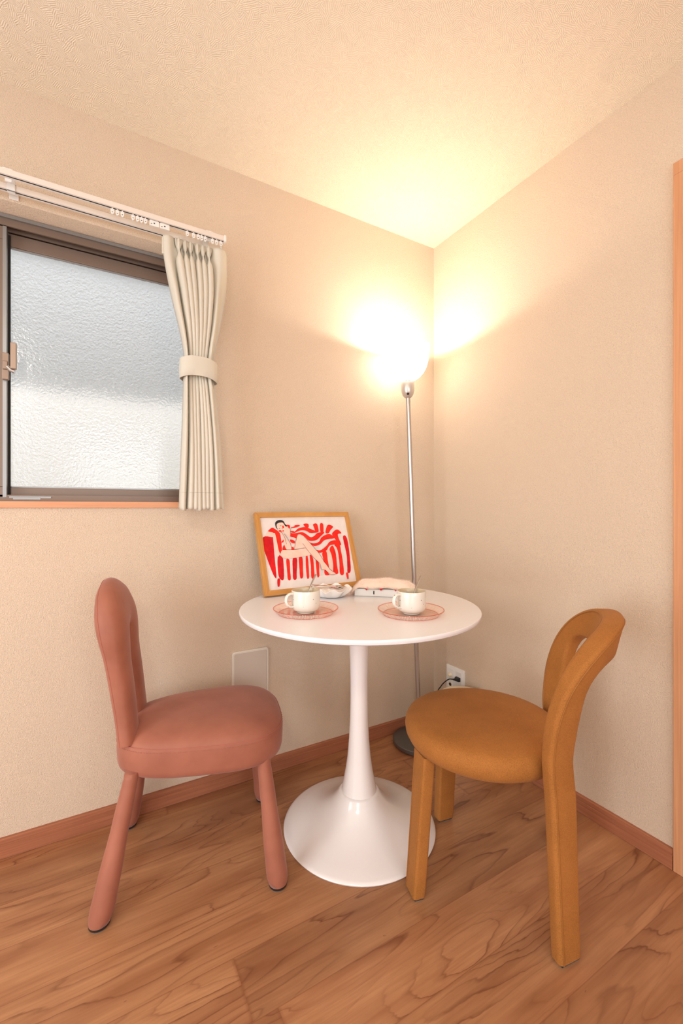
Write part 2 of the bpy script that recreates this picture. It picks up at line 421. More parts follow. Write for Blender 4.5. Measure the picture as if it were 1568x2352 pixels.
outer = sash(-1.785, OX1-.022, .120, .144, 'sliding_sash', None)
m = MB(); m.box((-1.762, .080, OZ0+.014), (-1.752, .112, OZ1-.040)); m.build('stile_trim', M_alug, win, smooth=False)
m = MB(); m.box((-1.752, .1125, OZ0+.02), (-1.746, .120, OZ1-.05)); m.build('brush_seal', M_dark, win, smooth=False)
lk = MB(); lk.box((-1.762, .064, 1.494), (-1.744, .080, 1.580)); lk.box((-1.760, .058, 1.525), (-1.746, .066, 1.552))
lo = lk.build('window_lock', simple('lock_brown', sr(150, 128, 112), .4, .3), win, bevel=.002)
m = MB(); m.box((-1.7385, .050, 1.528), (-1.7225, .066, 1.612)); m.build('lock_lever', simple('lever_taupe', sr(172, 150, 132), .45, .2), lo, bevel=.002)
m = MB(); m.tube([(-1.748, .062, 1.535), (-1.738, .060, 1.524), (-1.727, .058, 1.520)], .006); m.build('lock_pivot', M_steel, lo)
m = MB(); m.box((-1.745, .0785, OZ0+.003), (-1.63, .084, OZ0+.018)); m.box((-1.735, .0775, OZ0+.006), (-1.66, .080, OZ0+.015)); m.build('safety_catch', M_alug, win, bevel=.0008)
m = MB(); m.box((OX0-.02, -.008, OZ0-.020), (OX1+.02, 0, OZ0)); m.box((OX0, 0, OZ0-.020), (OX1, y0, OZ0)); m.build('window_sill', M_sill, win, smooth=False)
# neighbouring house wall seen through the frosted glass
t = NT('neighbour_render'); sp_ = t.n('ShaderNodeSeparateXYZ'); t.L(t.pos(), sp_.inputs[0])
zz_ = t.math('ADD', sp_.outputs[2], t.math('MULTIPLY', t.noise(t.pos(), 2, 2), .12))
bd_ = t.math('MULTIPLY', t.math('GREATER_THAN', zz_, 1.72), t.math('LESS_THAN', zz_, 2.7))      # darker band added for the shading seen through the glass
t.set(Base=t.mix(bd_, sr(222, 222, 220), sr(138, 140, 142)), Rough=.9)
m = MB(); m.box((-4.5, 1.1, -.5), (1.5, 1.25, 5.6)); struct(m.build('wall_neighbour', t.m, smooth=False))
t = NT('outside_ground'); t.set(Base=t.mix(t.noise(t.pos(), 8, 3), sr(176, 176, 172), sr(200, 200, 198)), Rough=.9)
m = MB(); m.box((-4.5, .18, -.5), (1.5, 1.1, -.4)); struct(m.build('ground_outside', t.m, smooth=False))

# window left of the camera, and unseen rear ones added for their light
def far_window(name, M0, w, h):
    r = bpy.data.objects.new(name, None); COL.objects.link(r); r.matrix_world = M0; struct(r)
    m = MB()
    for a, b in (((0, 0, 0), (w, .05, .04)), ((0, 0, h-.04), (w, .05, h)), ((0, 0, .04), (.04, .05, h-.04)), ((w-.04, 0, .04), (w, .05, h-.04)), ((w/2-.03, 0, .04), (w/2+.03, .05, h-.04))): m.box(a, b)
    m.build('window_frame', M_alu, r, smooth=False); return r
far_window('window_2', Matrix.Translation((WX-.02, -2.25, .2)) @ Matrix.Rotation(pi/2, 4, 'Z'), 1.6, 1.9)
far_window('fill_window_3', Matrix.Translation((-1.8, SY-.08, .65)), 1.2, 1.25)  # added opening for the rear fill light
far_window('fill_window_4', Matrix.Translation((-2.65, SY-.08, 0)), .6, 2.25)  # added door opening, gives the glass a bright reflection
# round fixture added for fill light, unseen behind the camera
cl = thing('ceiling_fill', 'round white fill light added at the ceiling behind the camera', 'light', (-2.3, -2.4, 2.4))
m = MB(); m.lathe([(.20, 0), (.22, -.02), (.22, -.05), (.215, -.055)], 48); m.build('housing', M_plast, cl)
t = NT('diffuser_glow'); t.set(Base=(.9, .88, .84, 1), Rough=.5); t.b.inputs['Emission Color'].default_value = (1, .88, .74, 1); t.b.inputs['Emission Strength'].default_value = 3
m = MB(); m.lathe([(.214, -.055), (.20, -.075), (.12, -.09), (.001, -.094)], 48); m.build('diffuser', t.m, cl)

# wall panel and outlet
ap = thing('wall_panel', 'blank grey-beige square cover plate on the wall behind the pink chair', 'cover plate', (-.963, 0, .415))
def rrect(x0, x1, z0, z1, r, y, n=6):
    pts = []
    for cx_, cz_, a0 in ((x1-r, z1-r, 0), (x0+r, z1-r, pi/2), (x0+r, z0+r, pi), (x1-r, z0+r, 1.5*pi)):
        for k in range(n+1):
            a = a0+pi/2*k/n; pts.append(Vector((cx_+r*math.cos(a), y, cz_+r*math.sin(a))))
    return pts
m = MB(); m.rings([rrect(-.075, .075, -.1, .1, .012, -.0005), rrect(-.075, .075, -.1, .1, .012, -.009), rrect(-.072, .072, -.097, .097, .010, -.012), rrect(-.067, .067, -.092, .092, .008, -.012)], cap1=False)
m.build('rim', M_panelrim, ap)
m = MB(); m.rings([rrect(-.067, .067, -.092, .092, .008, -.006), rrect(-.067, .067, -.092, .092, .008, -.0105)]); m.build('plate', M_panel, ap)

ol = thing('wall_outlet', 'cream power outlet plate on the right wall with a black plug in it', 'outlet', (0, -.156, .258), -pi/2)
m = MB(); m.rings([rrect(-.059, .059, -.06, .06, .007, -.0005), rrect(-.059, .059, -.06, .06, .007, -.006), rrect(-.055, .055, -.056, .056, .006, -.0085)]); m.build('plate', M_plast, ol)
m = MB(); m.rings([rrect(-.044, -.012, -.045, .045, .002, -.008), rrect(-.044, -.012, -.045, .045, .002, -.010)]); m.build('socket_insert', M_plast, ol)
m = MB(); m.rings([rrect(.008, .044, -.045, .045, .002, -.008), rrect(.008, .044, -.045, .045, .002, -.010)]); so = m.build('socket_insert', M_plast, ol)
MR = Matrix.Rotation(pi/2, 4, 'X')
m = MB(); m.lathe([(.010, 0), (.010, .006), (.0065, .011), (.001, .0125)], 20, Matrix.Translation((-.028, -.009, .015)) @ MR); m.build('aerial_knob', M_cream, ol)
m = MB(); m.lathe([(.008, 0), (.008, .003), (.005, .003), (.005, .001)], 20, Matrix.Translation((-.028, -.009, -.030)) @ MR); m.build('aerial_ring', simple('brass_ring', (.35, .22, .1, 1), .3, 1), ol)

# ------------------------------------------------------------------ curtain rail
cr = thing('curtain_rail', 'double white curtain rail above the frosted window', 'curtain rail', (-1.7, 0, 2.05))
def rail(y, z, x0, x1):
    p = [(-.009, -.008), (-.009, .008), (-.006, .010), (.006, .010), (.009, .008), (.009, -.008), (.003, -.008), (.003, -.004), (.0055, -.004), (.0055, .006), (-.0055, .006), (-.0055, -.004), (-.003, -.004), (-.003, -.008)]
    m = MB(); m.rings([[Vector((x, y+a, z+b)) for a, b in p] for x in (x0, x1)])
    o = m.build('rail', M_rail, cr, smooth=False); o.location = -cr.location
    m = MB(); m.box((x0, y-.0052, z-.003), (x1, y+.0052, z+.0055)); m.box((x0, y-.0029, z-.0074), (x1, y+.0029, z-.003)); s_ = m.build('track_slot', M_dark, o, smooth=False)
    for xe in (x0-.008, x1):
        m = MB(); m.box((xe, y-.011, z-.011), (xe+.008, y+.011, z+.012)); m.build('end_cap', M_plast, o, bevel=.002)
    return o
RF, RB, RZ = -.120, -.050, 2.045
rail(RF, RZ, -2.45, -1.100); rail(RB, RZ, -2.45, -1.098)
for bx in (-2.35, -1.722, -1.15):
    m = MB(); m.box((bx-.012, RF-.005, RZ+.010), (bx+.012, -.001, RZ+.013)); m.box((bx-.012, -.0035, RZ-.004), (bx+.012, -.0005, RZ+.010))
    m.box((bx-.010, RB-.012, RZ-.013), (bx+.010, RB-.0092, RZ+.010)); m.box((bx-.010, RB-.012, RZ-.013), (bx+.010, RB+.002, RZ-.0105)); m.box((bx-.008, RF+.0092, RZ-.016), (bx+.008, RF+.012, RZ+.010))
    m.tube([(bx, RF+.016, RZ-.008), (bx, RF+.022, RZ-.008)], .004)
    o = m.build('bracket', M_plast, cr, bevel=.0006); o.location = -cr.location
def runner(x, y=RF):
    m = MB(); z = RZ-.008
    m.box((x-.002, y-.0015, z-.005), (x+.002, y+.0015, z+.004))
    m.rings([[Vector((x+a, yy, z-b)) for a, b in ((-.0055, .003), (.0055, .003), (.0048, .013), (.003, .018), (0, .0195), (-.003, .018), (-.0048, .013))] for yy in (y-.0022, y+.0022)])
    m.cur = 1; m.box((x-.0018, y-.0026, z-.0135), (x+.0018, y-.0022, z-.0120))
    o = m.build('runner', [M_plast, M_dark], cr, smooth=False); o.location = -cr.location
def xat(px, y):
    tt = (px-784)/1000; s_ = (y+1.691)/(-.4972*tt+.8676); return -1.511+s_*(.8676*tt+.4972)
for px in (258, 269.5, 281, 305.5, 316, 325, 334, 430, 444.5, 455, 463, 471, 488, 497, 507): runner(xat(px, RF))
for a, b in ((343, 365), (367, 389)):
    xa, xb = xat(a, RF), xat(b, RF); z = RZ-.008
    m = MB(); m.box((xa, RF-.0025, z-.019), (xb, RF+.0025, z-.001)); m.box((xa+.003, RF-.001, z-.001), (xb-.003, RF+.001, z+.003))
    m.cur = 1; xc = (xa+xb)/2
    m.box((xc-.002, RF-.003, z-.012), (xc+.002, RF-.0025, z-.008)); m.box((xa+.004, RF-.003, z-.014), (xa+.008, RF-.0025, z-.012))
    o = m.build('magnet_runner', [M_plast, M_dark], cr, bevel=.0005, smooth=False); o.location = -cr.location

# ------------------------------------------------------------------ curtain
cu = thing('curtain', 'cream pleated curtain tied back at the right side of the frosted window', 'curtain', (-1.18, -.09, 1.075))
ZT, ZB = 1.998, 1.073
pl = [xat(p, -.14) for p in (416.5, 432, 445, 462, 475, 489)]      # pleat centres at the heading
import bisect
PL = [(-1.262, 0)]+[(c, 1) for c in pl]+[(-1.088, 0)]
def curtain_mesh():
    # columns: a parameter u; each pleat bulges to the room, sharp valley between
    cols = []                      # (x at heading, kind, local -1..1, pleat centre, half width)
    hw = .0112
    # folded-over leading edge at the left
    for k in range(9): cols.append(('flat', lerp(-1.300, xat(404, -.14), k/8), 0, 0))
    for i, c in enumerate(pl):
        for k in range(13): cols.append(('pleat', c, -1+2*k/12, i))
        nx = pl[i+1] if i+1 < len(pl) else None
        if nx:
            for k in range(1, 4): cols.append(('gap', lerp(c+.006, nx-.006, k/4), 0, i))
    for k in range(9): cols.append(('tail', lerp(xat(498, -.14), -1.074, k/8), k/8, 0))
    NV = 110; rows = []
    n = len(cols)
    for j in range(NV+1):
        v = j/NV; z = lerp(ZT, ZB, v)
        # overall x squeeze between heading and tie
        xl = spl(z, [(1.073, -1.254), (1.30, -1.246), (1.53, -1.240), (1.60, -1.238), (1.68, -1.250), (1.80, -1.278), (1.93, -1.303), (2.03, -1.306)])
        xr = spl(z, [(1.073, -1.098), (1.30, -1.110), (1.50, -1.130), (1.56, -1.138), (1.63, -1.130), (1.72, -1.112), (1.85, -1.092), (1.96, -1.088), (2.03, -1.092)])
        xl0, xr0 = -1.302, -1.073
        pinch = math.exp(-((z-1.953)/.020)**2)
        deep = spl(z, [(1.07, .034), (1.45, .028), (1.56, .020), (1.65, .026), (1.80, .040), (1.93, .034), (2.0, .018)])
        top = interp(z, [(1.93, 0), (1.99, 1)])
        body = 1-interp(z, [(1.80, 0), (1.96, 1)])
        row = []
        for q, (kind, c, s_, i) in enumerate(cols):
            if kind == 'pleat':
                w = lerp(.0122, .0022, pinch) + body*.0025
                x0 = c + w*math.sin(s_*pi/2); y = -deep*max(0, math.cos(s_*pi/2))**.55
                if top > 0:        # the fan of a pinch pleat: three lobes
                    y += top*.008*abs(math.sin(s_*pi*1.5))
                y *= lerp(1, .75, pinch)
            elif kind == 'gap': x0 = c; y = .008*body - .002
            elif kind == 'flat':
                k = (c+1.300)/(xat(404, -.14)+1.300)
                x0 = c; y = -.004-.010*math.sin(k*pi)*1-.020*body*max(0, math.sin(k*pi))**.6
            else:
                x0 = c; y = -.006-.018*math.sin(s_*pi)-.012*body*math.sin(s_*2*pi)
            u = (x0-xl0)/(xr0-xl0)
            x = lerp(xl, xr, u)
            x += .0009*math.sin(z*11+c*60)*body
            row.append(Vector((x, -.116+y+.002*math.sin(z*9+c*40), z + (.0035*math.sin(c*90) if v > .98 else 0))))
        rows.append(row)
    m = MB(); m.rings([[p for p in r] for r in rows], closed=False)
    o = m.build('cloth', M_curt, cu, angle=80); o.location = -cu.location
    s_ = o.modifiers.new('solid', 'SOLIDIFY'); s_.thickness = .0014; s_.offset = 0
    return rows
rows = curtain_mesh()
m = MB(); m.box((-1.307, -.124, 1.935), (-1.270, -.117, 1.990)); o = m.build('header_fold', M_curt, cu, bevel=.002); o.location = -cu.location
# tie band
band = []
N = 40
def band_ring(z0):
    r = []
    for k in range(N):
        a = 2*pi*k/N; ca, sa = math.cos(a), math.sin(a)
        x = -1.188+.0625*math.copysign(abs(ca)**.7, ca); y = -.128+.033*math.copysign(abs(sa)**.8, sa)
        r.append((x, y, a))
    return r
m = MB(); rs = []
for zz, off in ((1.520, -.0012), (1.521, .0008), (1.553, .0022), (1.5865, .0008), (1.5875, -.0012)):
    ring = []
    for (x, y, a) in band_ring(0):
        drop = .010*math.cos(a)**2*(1 if True else 0)+.008*math.cos(a)*.3
        ring.append(Vector((x+off*math.cos(a), y+off*math.sin(a), zz+.010*(1-abs(math.cos(a))**2)*(-math.sin(a))-.003*math.cos(a))))
    rs.append(ring)
m.rings(rs, cap0=False, cap1=False); o = m.build('tieback', M_curt, cu, angle=60); o.location = -cu.location
o.modifiers.new('s', 'SOLIDIFY').thickness = .003
m = MB(); m.tube([(-1.150, -.095, 1.55), (-1.110, -.045, 1.55), (-1.100, -.003, 1.55)], .0015); o = m.build('tieback_cord', M_curt, cu); o.location = -cu.location
# stitched hem
hem = []
j = int(110*(ZT-1.130)/(ZT-ZB))
m = MB(); m.tube([p+Vector((0, -.0012, 0)) for p in rows[j]], .0005, 4); o = m.build('hem_stitch', simple('hem_thread', sr(186, 176, 156), .8), cu); o.location = -cu.location
ART = [('G',[(73,813),(115,848),(164,862),(281,889),(416,893),(592,897),(754,878),(826,845),(880,798),(918,735),(949,700),(978,625),(971,400),(948,167),(900,138),(723,140),(456,125),(287,123),(125,141),(79,171),(46,285),(8,470),(1,602),(13,723),(47,773)]),('D',[(15,726),(108,719),(115,698),(105,412),(97,174),(76,181),(53,274),(17,480),(1,592)]),('R',[(77,813),(119,853),(150,832),(192,778),(200,694),(190,508),(168,489),(155,552),(145,666),(135,770),(80,798)]),('D',[(137,440),(155,464),(182,437),(191,385),(169,136),(123,166),(122,309)]),('R',[(224,397),(253,398),(258,348),(249,246),(242,125),(212,128),(216,249)]),('D',[(295,402),(341,404),(330,290),(317,218),(303,121),(269,128),(277,243)]),('R',[(364,413),(401,415),(400,336),(391,253),(378,139),(346,134),(352,267)]),('R',[(444,428),(464,431),(462,331),(452,194),(443,122),(420,122),(427,281)]),('R',[(491,435),(521,401),(519,294),(504,126),(469,121),(483,276)]),('R',[(552,371),(581,310),(570,204),(561,130),(537,133)]),('R',[(640,456),(691,475),(691,344),(688,236),(643,305),(639,370)]),('R',[(633,208),(681,193),(687,138),(632,139)]),('S',[(695,474),(729,505),(744,449),(737,275),(722,200),(694,257),(706,365)]),('R',[(734,505),(774,557),(794,512),(801,412),(791,259),(788,144),(733,155),(746,274),(746,416)]),('R',[(803,567),(868,563),(871,463),(872,351),(857,132),(810,137),(826,300),(832,443),(823,521)]),('D',[(929,684),(959,699),(978,625),(972,411),(948,167),(905,143),(916,237),(933,403),(927,594)]),('R',[(281,886),(314,880),(314,837),(286,838)]),('R',[(373,878),(424,882),(419,858),(372,859)]),('R',[(475,895),(528,896),(526,840),(487,852)]),('R',[(587,886),(634,891),(638,773),(602,774),(592,829)]),('R',[(671,891),(707,886),(693,758),(660,767)]),('R',[(763,871),(825,845),(785,790),(754,744),(719,759)]),('R',[(801,745),(870,798),(916,740),(870,725),(870,664),(887,562),(845,564),(831,632),(806,689)]),('R',[(320,842),(372,863),(405,854),(362,841)]),('R',[(363,788),(404,829),(483,848),(543,820),(619,768),(583,758),(530,760),(497,789),(445,801),(393,787),(358,767),(324,773),(313,795),(343,796)]),('R',[(303,764),(357,761),(444,774),(493,735),(535,695),(580,715),(618,752),(692,765),(700,749),(651,701),(603,654),(549,641),(497,654),(465,704),(424,738),(390,739),(366,687),(337,704),(300,721)]),('R',[(500,622),(555,602),(619,621),(659,684),(726,726),(781,723),(814,666),(749,658),(683,639),(635,587),(571,564),(536,577)]),('R',[(567,510),(620,496),(696,551),(755,619),(831,632),(883,574),(752,564),(691,486),(608,459),(588,482)]),('R',[(298,674),(343,651),(336,614),(298,637)]),('R',[(292,570),(324,557),(323,526),(292,531)]),('R',[(201,559),(223,600),(244,531),(199,539)]),('R',[(202,653),(228,678),(226,652),(200,632)]),('S',[(42,738),(72,793),(127,775),(142,759),(151,614),(155,470),(130,446),(121,513),(125,667),(112,724)]),('S',[(177,799),(217,777),(239,745),(268,660),(294,606),(294,528),(244,531),(224,610),(221,714)]),('S',[(170,899),(233,924),(272,881),(295,843),(308,784),(296,711),(264,734),(249,766),(225,787),(186,810),(164,852)]),('H',[(157,904),(164,930),(194,956),(231,957),(254,934),(265,897),(280,880),(275,857),(259,876),(241,918),(200,919),(174,899),(170,857),(178,820),(162,847),(157,873)]),('R',[(228,859),(234,876),(243,876),(248,858),(243,839),(232,840)]),('R',[(185,804),(202,814),(218,796),(209,788)]),('R',[(225,806),(237,810),(239,799),(229,787)]),('S',[(172,484),(186,519),(219,532),(327,525),(447,539),(493,445),(440,428),(337,415),(237,412),(189,426),(174,453)]),('S',[(327,536),(349,624),(371,697),(407,738),(440,721),(481,671),(528,582),(583,482),(628,349),(676,258),(700,207),(747,159),(745,132),(686,133),(646,207),(602,211),(594,298),(541,378),(478,478),(443,545)]),('D',[(102,143),(129,140),(112,48),(94,53)]),('R',[(882,135),(906,136),(901,52),(885,57)])]
ART_LINES = [[(429,609),(471,511),(533,389),(590,309),(593,223),(637,208),(695,135),(746,134)],[(457,704),(528,582),(607,437),(645,326),(692,214),(747,154)],[(195,534),(327,525),(443,541)],[(240,755),(270,691),(294,606),(294,531)],[(371,697),(349,624),(329,541)],[(203,867),(216,880),(222,882)],[(188,830),(199,838),(206,845)],[(219,829),(226,834),(229,824)],[(329,856),(317,816),(305,763)],[(181,799),(216,772),(238,714),(248,609)]]
# ------------------------------------------------------------------ white pedestal table
TX, TY, TZ = -.718, -.428, .7475
tb = thing('pedestal_table', 'round white pedestal table with trumpet foot between the two chairs', 'table', (TX, TY, 0))
m = MB(); m.lathe([(.001, TZ-.022), (.386, TZ-.0185), (.3925, TZ-.0165), (.3970, TZ-.0135), (.3995, TZ-.008), (.400, TZ-.0045), (.3995, TZ-.0015), (.398, TZ-.0003), (.394, TZ), (.001, TZ)], 128)
m.build('tabletop', M_top, tb, angle=30)
m = MB(); m.lathe([(.060, .118), (.0585, .124), (.0535, .150), (.046, .190), (.040, .23), (.0345, .29), (.031, .36), (.0295, .43), (.0298, .50), (.0315, .57), (.0345, .63), (.039, .69), (.043, .716), (.046, .7254)], 64)
m.build('stem', M_white, tb)
m = MB(); m.lathe([(.250, 0), (.2545, .002), (.256, .006), (.254, .009), (.246, .0125), (.21, .021), (.165, .036), (.125, .056), (.095, .080), (.078, .100), (.069, .114), (.0645, .119), (.058, .1195)], 96)
m.build('base', M_white, tb, angle=50)

# ------------------------------------------------------------------ chairs
def superring(x0, x1, wb, wf, sc, z, n=72, e=3.0, nose=.0):
    """fan shaped seat outline: rear half-width wb, front half-width wf"""
    xc, a = (x0+x1)/2, (x1-x0)/2; r = []
    for k in range(n):
        t = 2*pi*k/n; c, s_ = math.cos(t), math.sin(t)
        cx_ = math.copysign(abs(c)**(2/e), c); sy_ = math.copysign(abs(s_)**(2/e), s_)
        w = lerp(wb, wf, (cx_+1)/2)
        r.append(Vector((xc + (a*sc)*cx_, w*sy_*sc, z)))
    return r
def pink_chair():
    t = thing('velvet_chair', 'terracotta pink velvet chair with looped slit backrest left of the table', 'chair', (-1.223, -.277, 0), math.radians(-13.5))
    # seat
    prof = [(.90, .336), (.955, .338), (.985, .344), (1.0, .358), (1.005, .390), (1.0, .412), (.992, .4185), (.985, .4205), (.978, .4240), (.95, .432), (.90, .4395), (.8, .448), (.62, .455), (.40, .459), (.18, .460), (.02, .460)]
    m = MB(); m.rings([superring(-.222, .260, .158, .212, sc, z) for sc, z in prof]); m.build('seat', M_pink, t, angle=80)
    m = MB(); m.tube(superring(-.222, .260, .158, .212, .991, .4200), .0012, 6, loop=True); m.build('piping', M_pinkseam, t)
    # dashed stitching below the seam
    ring = superring(-.222, .260, .158, .212, 1.0045, .4115, n=560); m = MB()
    for k in range(0, 560, 4): m.tube([ring[k], ring[k+1], ring[(k+2) % 560]], .00065, 4)
    m.build('stitching', M_pinkseam, t)
    # backrest: one cushion loop with a slit (inverted U, elliptical section)
    def cen(s):       # s 0..1 left foot -> top -> right foot ; returns y, z
        zlo, zarc = .425, .716
        if s < .4: q = s/.4; return (lerp(-.078, -.0715, min(1, q*1.2)), lerp(zlo, zarc, q))
        if s > .6: q = (1-s)/.4; return (lerp(.078, .0715, min(1, q*1.2)), lerp(zlo, zarc, q))
        a = pi-(s-.4)/.2*pi; return (.0715*math.cos(a), zarc+.076*math.sin(a))
    rs = []; NS = 96; seam = []
    for i in range(NS+1):
        s = i/NS; y, z = cen(s); y2, z2 = cen(min(1, s+.004)); y1, z1 = cen(max(0, s-.004))
        tan = Vector((0, y2-y1, z2-z1)).normalized(); nr = Vector((0, -tan.z, tan.y))    # outward
        if nr.y*y < 0 and abs(y) > .02: nr = -nr
        if abs(y) <= .02 and nr.z < 0: nr = -nr
        w = interp(z, [(.42, .060), (.50, .054), (.58, .054), (.65, .060), (.73, .0665), (.79, .078)])
        ring = []; K = 28
        for k in range(K):
            a = 2*pi*k/K; ca, sa = math.cos(a), math.sin(a)
            lat = w*math.copysign(abs(ca)**.80, ca)
            th = .036*math.copysign(abs(sa)**.80, sa)      # +: front
            if sa < 0: th *= .80
            p = Vector((0, y, z)) + nr*lat
            zz = p.z
            lean = -.187-.058*max(0, (zz-.43)/.40)**1.15
            taper = interp(zz, [(.42, .80), (.62, .95), (.76, 1.25), (.83, 1.15), (.862, .92), (.88, .72)])
            ring.append(Vector((lean+th*taper, p.y, p.z)))
            if k == 1*K//1-3 or k == -1: pass
        rs.append(ring)
        p = Vector((0, y, z))+nr*(w*.93); seam.append(Vector((-.187-.058*max(0, (p.z-.43)/.40)**1.15-.0140*interp(p.z, [(.42, .80), (.62, .95), (.76, 1.25), (.83, 1.15), (.862, .92), (.88, .72)]), p.y, p.z)))
    m = MB(); m.rings(rs); m.build('backrest', M_pink, t, angle=80)
    m = MB(); m.tube(seam, .0013, 6); m.build('piping', M_pinkseam, t)
    # club legs
    for fx, fy, tx, ty in ((.226, -.196, .188, -.152), (.225, .185, .188, .150), (-.234, -.186, -.165, -.132), (-.228, .178, -.165, .130)):
        m = MB(); P0, P1 = Vector((tx, ty, .356)), Vector((fx, fy, .010)); pts = []; rad = []
        for k in range(25):
            q = k/24; pts.append(P0.lerp(P1, q)); rad.append(interp(q, [(0, .0190), (.35, .0225), (.75, .0285), (.93, .0300), (.965, .0290), (1, .0255)]))
        rs = []
        for p, r in zip(pts, rad): rs.append([Vector((p.x+r*math.cos(2*pi*k/28), p.y+r*math.sin(2*pi*k/28), p.z)) for k in range(28)])
        m.rings(rs); lg = m.build('leg', M_pink, t, angle=80)
        m = MB(); m.lathe([(.0245, .004), (.0258, .006), (.0258, .0105), (.024, .011)], 28, Matrix.Translation((fx, fy, 0))); ft = m.build('foot_cap', M_cover, lg)
        m = MB(); m.lathe([(.0215, 0), (.0215, .004)], 28, Matrix.Translation((fx, fy, 0))); m.build('glide', M_glide, ft)
    return t
pink_chair()

def mustard_chair():
    # local +X is the back of the chair, origin below the seat centre
    t = thing('felt_chair', 'mustard brown felt chair with slab legs and curved open backrest right of the table', 'chair', (-.490, -.795, 0), math.radians(-54.8))
    prof = [(.80, .386), (.90, .389), (.955, .397), (.99, .412), (1.0, .427), (.992, .440), (.965, .451), (.92, .4575), (.83, .463), (.65, .467), (.4, .469), (.2, .4695), (.01, .4695)]
    m = MB(); m.lathe([(.227*r, z) for r, z in prof], 96, Matrix.Translation((-.024, 0, 0))); m.build('seat', M_must, t, angle=80)
    m = MB(); m.lathe([(.05, .376), (.15, .376), (.155, .380), (.155, .390), (.05, .392)], 64, Matrix.Translation((-.024, 0, 0))); m.build('seat_base', simple('black_underside', (.02, .016, .012, 1), .7), t)
    def polar(phi, r, z): return Vector((r*math.cos(phi), r*math.sin(phi), z))
    # front legs: tangential slabs
    def section(w, h, rr, n=4):
        """rounded rectangle, w along tangent, h radial"""
        pts = []
        for cx_, cy_, a0 in ((w-rr, h-rr, 0), (-w+rr, h-rr, pi/2), (-w+rr, -h+rr, pi), (w-rr, -h+rr, 1.5*pi)):
            for k in range(n+1):
                a = a0+pi/2*k/n; pts.append((cx_+rr*math.cos(a), cy_+rr*math.sin(a)))
        return pts
    def slab_leg(phi, r0, r1, w0, w1, h, ztop, name='leg', twist=0):
        T = Vector((-math.sin(phi+twist), math.cos(phi+twist), 0)); R = Vector((math.cos(phi+twist), math.sin(phi+twist), 0))
        rs = []; NZ = 20; seams = [[], []]
        for k in range(NZ+1):
            q = k/NZ; z = lerp(.008, ztop, q); c = polar(phi, lerp(r0, r1, q), z); w = lerp(w0, w1, q)
            e = .96 if k in (0,) else 1
            rs.append([c+T*(a*e)+R*(b*e) for a, b in section(w/2, h/2, .007)])
            for s_, sg in ((0, 1), (1, -1)): seams[s_].append(c+T*(sg*(w/2-.010))+R*(h/2+.0002))
        m = MB(); m.rings(rs); lg = m.build(name, M_must, t, angle=60)
        m = MB()
        for s_ in seams: m.tube(s_, .0014, 6)
        m.build('seam', M_mustseam, lg)
        c = polar(phi, r0, 0); m = MB(); M = Matrix.Translation(c) @ Matrix(((T.x, R.x, 0, 0), (T.y, R.y, 0, 0), (0, 0, 1, 0), (0, 0, 0, 1)))
        m.box((-w0/2+.004, -h/2+.004, .003), (w0/2-.004, h/2-.004, .0095), M); f = m.build('foot_cap', M_cover, lg, bevel=.001)
        m = MB(); m.box((-w0/2+.006, -h/2+.006, 0), (w0/2-.006, h/2-.006, .003), M); m.build('glide', M_glide, f, smooth=False)
        return lg
    for ph in (-2.43, 2.37): slab_leg(ph, .243, .214, .060, .068, .036, .392)
    # backrest and rear legs: one arch band wrapped round the seat
    R0 = .262
    WU = .080
    def edges(s):         # inner and outer edge of the band: (arc length round the chair, height)
        def straight(q, sg):
            z = lerp(.008, .50, q); k = max(0, (z-.36)/.14); k = k*k*(3-2*k)
            w = lerp(.033, .040, min(1, z/.40))
            return (sg*lerp(.198-w, .170, k), z), (sg*lerp(.199+w, .247, k), z)
        if s < .40: return straight(s/.40, -1)
        if s > .60: return straight((1-s)/.40, 1)
        a = pi-(s-.40)/.20*pi; ca, sa = math.cos(a), math.sin(a)
        c_ = lambda p: math.copysign(abs(ca)**p, ca)
        return (.170*c_(.34), .50+.203*abs(sa)**.42), (.247*c_(.86), .50+.300*abs(sa)**.78)
    ss = [i/40*.40 for i in range(40)]+[.40+.20*i/96 for i in range(97)]+[.60+i/40*.40 for i in range(1, 41)]
    rs = []; sa_, sb_ = [], []
    def wrap(a, z, rad):
        lean = .060*max(0, (z-.46)/.32)**1.25 + .006*max(0, (.42-z)/.42) - .012*(1 if z > .42 else (z/.42))+.004
        return polar(a/R0, R0-.010+lean+rad, z)
    for s in ss:
        (ia, iz), (oa, oz) = edges(s); ca_, cz_ = (ia+oa)/2, (iz+oz)/2
        w = math.hypot(oa-ia, oz-iz); nx, nz = (oa-ia)/w, (oz-iz)/w
        h = interp(cz_, [(0, .036), (.45, .038), (.62, .042), (.74, .050)])
        rs.append([wrap(ca_+nx*u, cz_+nz*u, v) for u, v in section(w/2, h/2, .0115, 5)])
        sa_.append(wrap(ca_+nx*(w/2-.010), cz_+nz*(w/2-.010), h/2+.0003)); sb_.append(wrap(ca_+nx*(w/2-.010), cz_+nz*(w/2-.010), -h/2-.0003))
    m = MB(); m.rings(rs); bk = m.build('backrest', M_must, t, angle=60)
    m = MB(); m.tube(sa_, .0015, 6); m.tube(sb_, .0015, 6); m.build('seam', M_mustseam, bk)
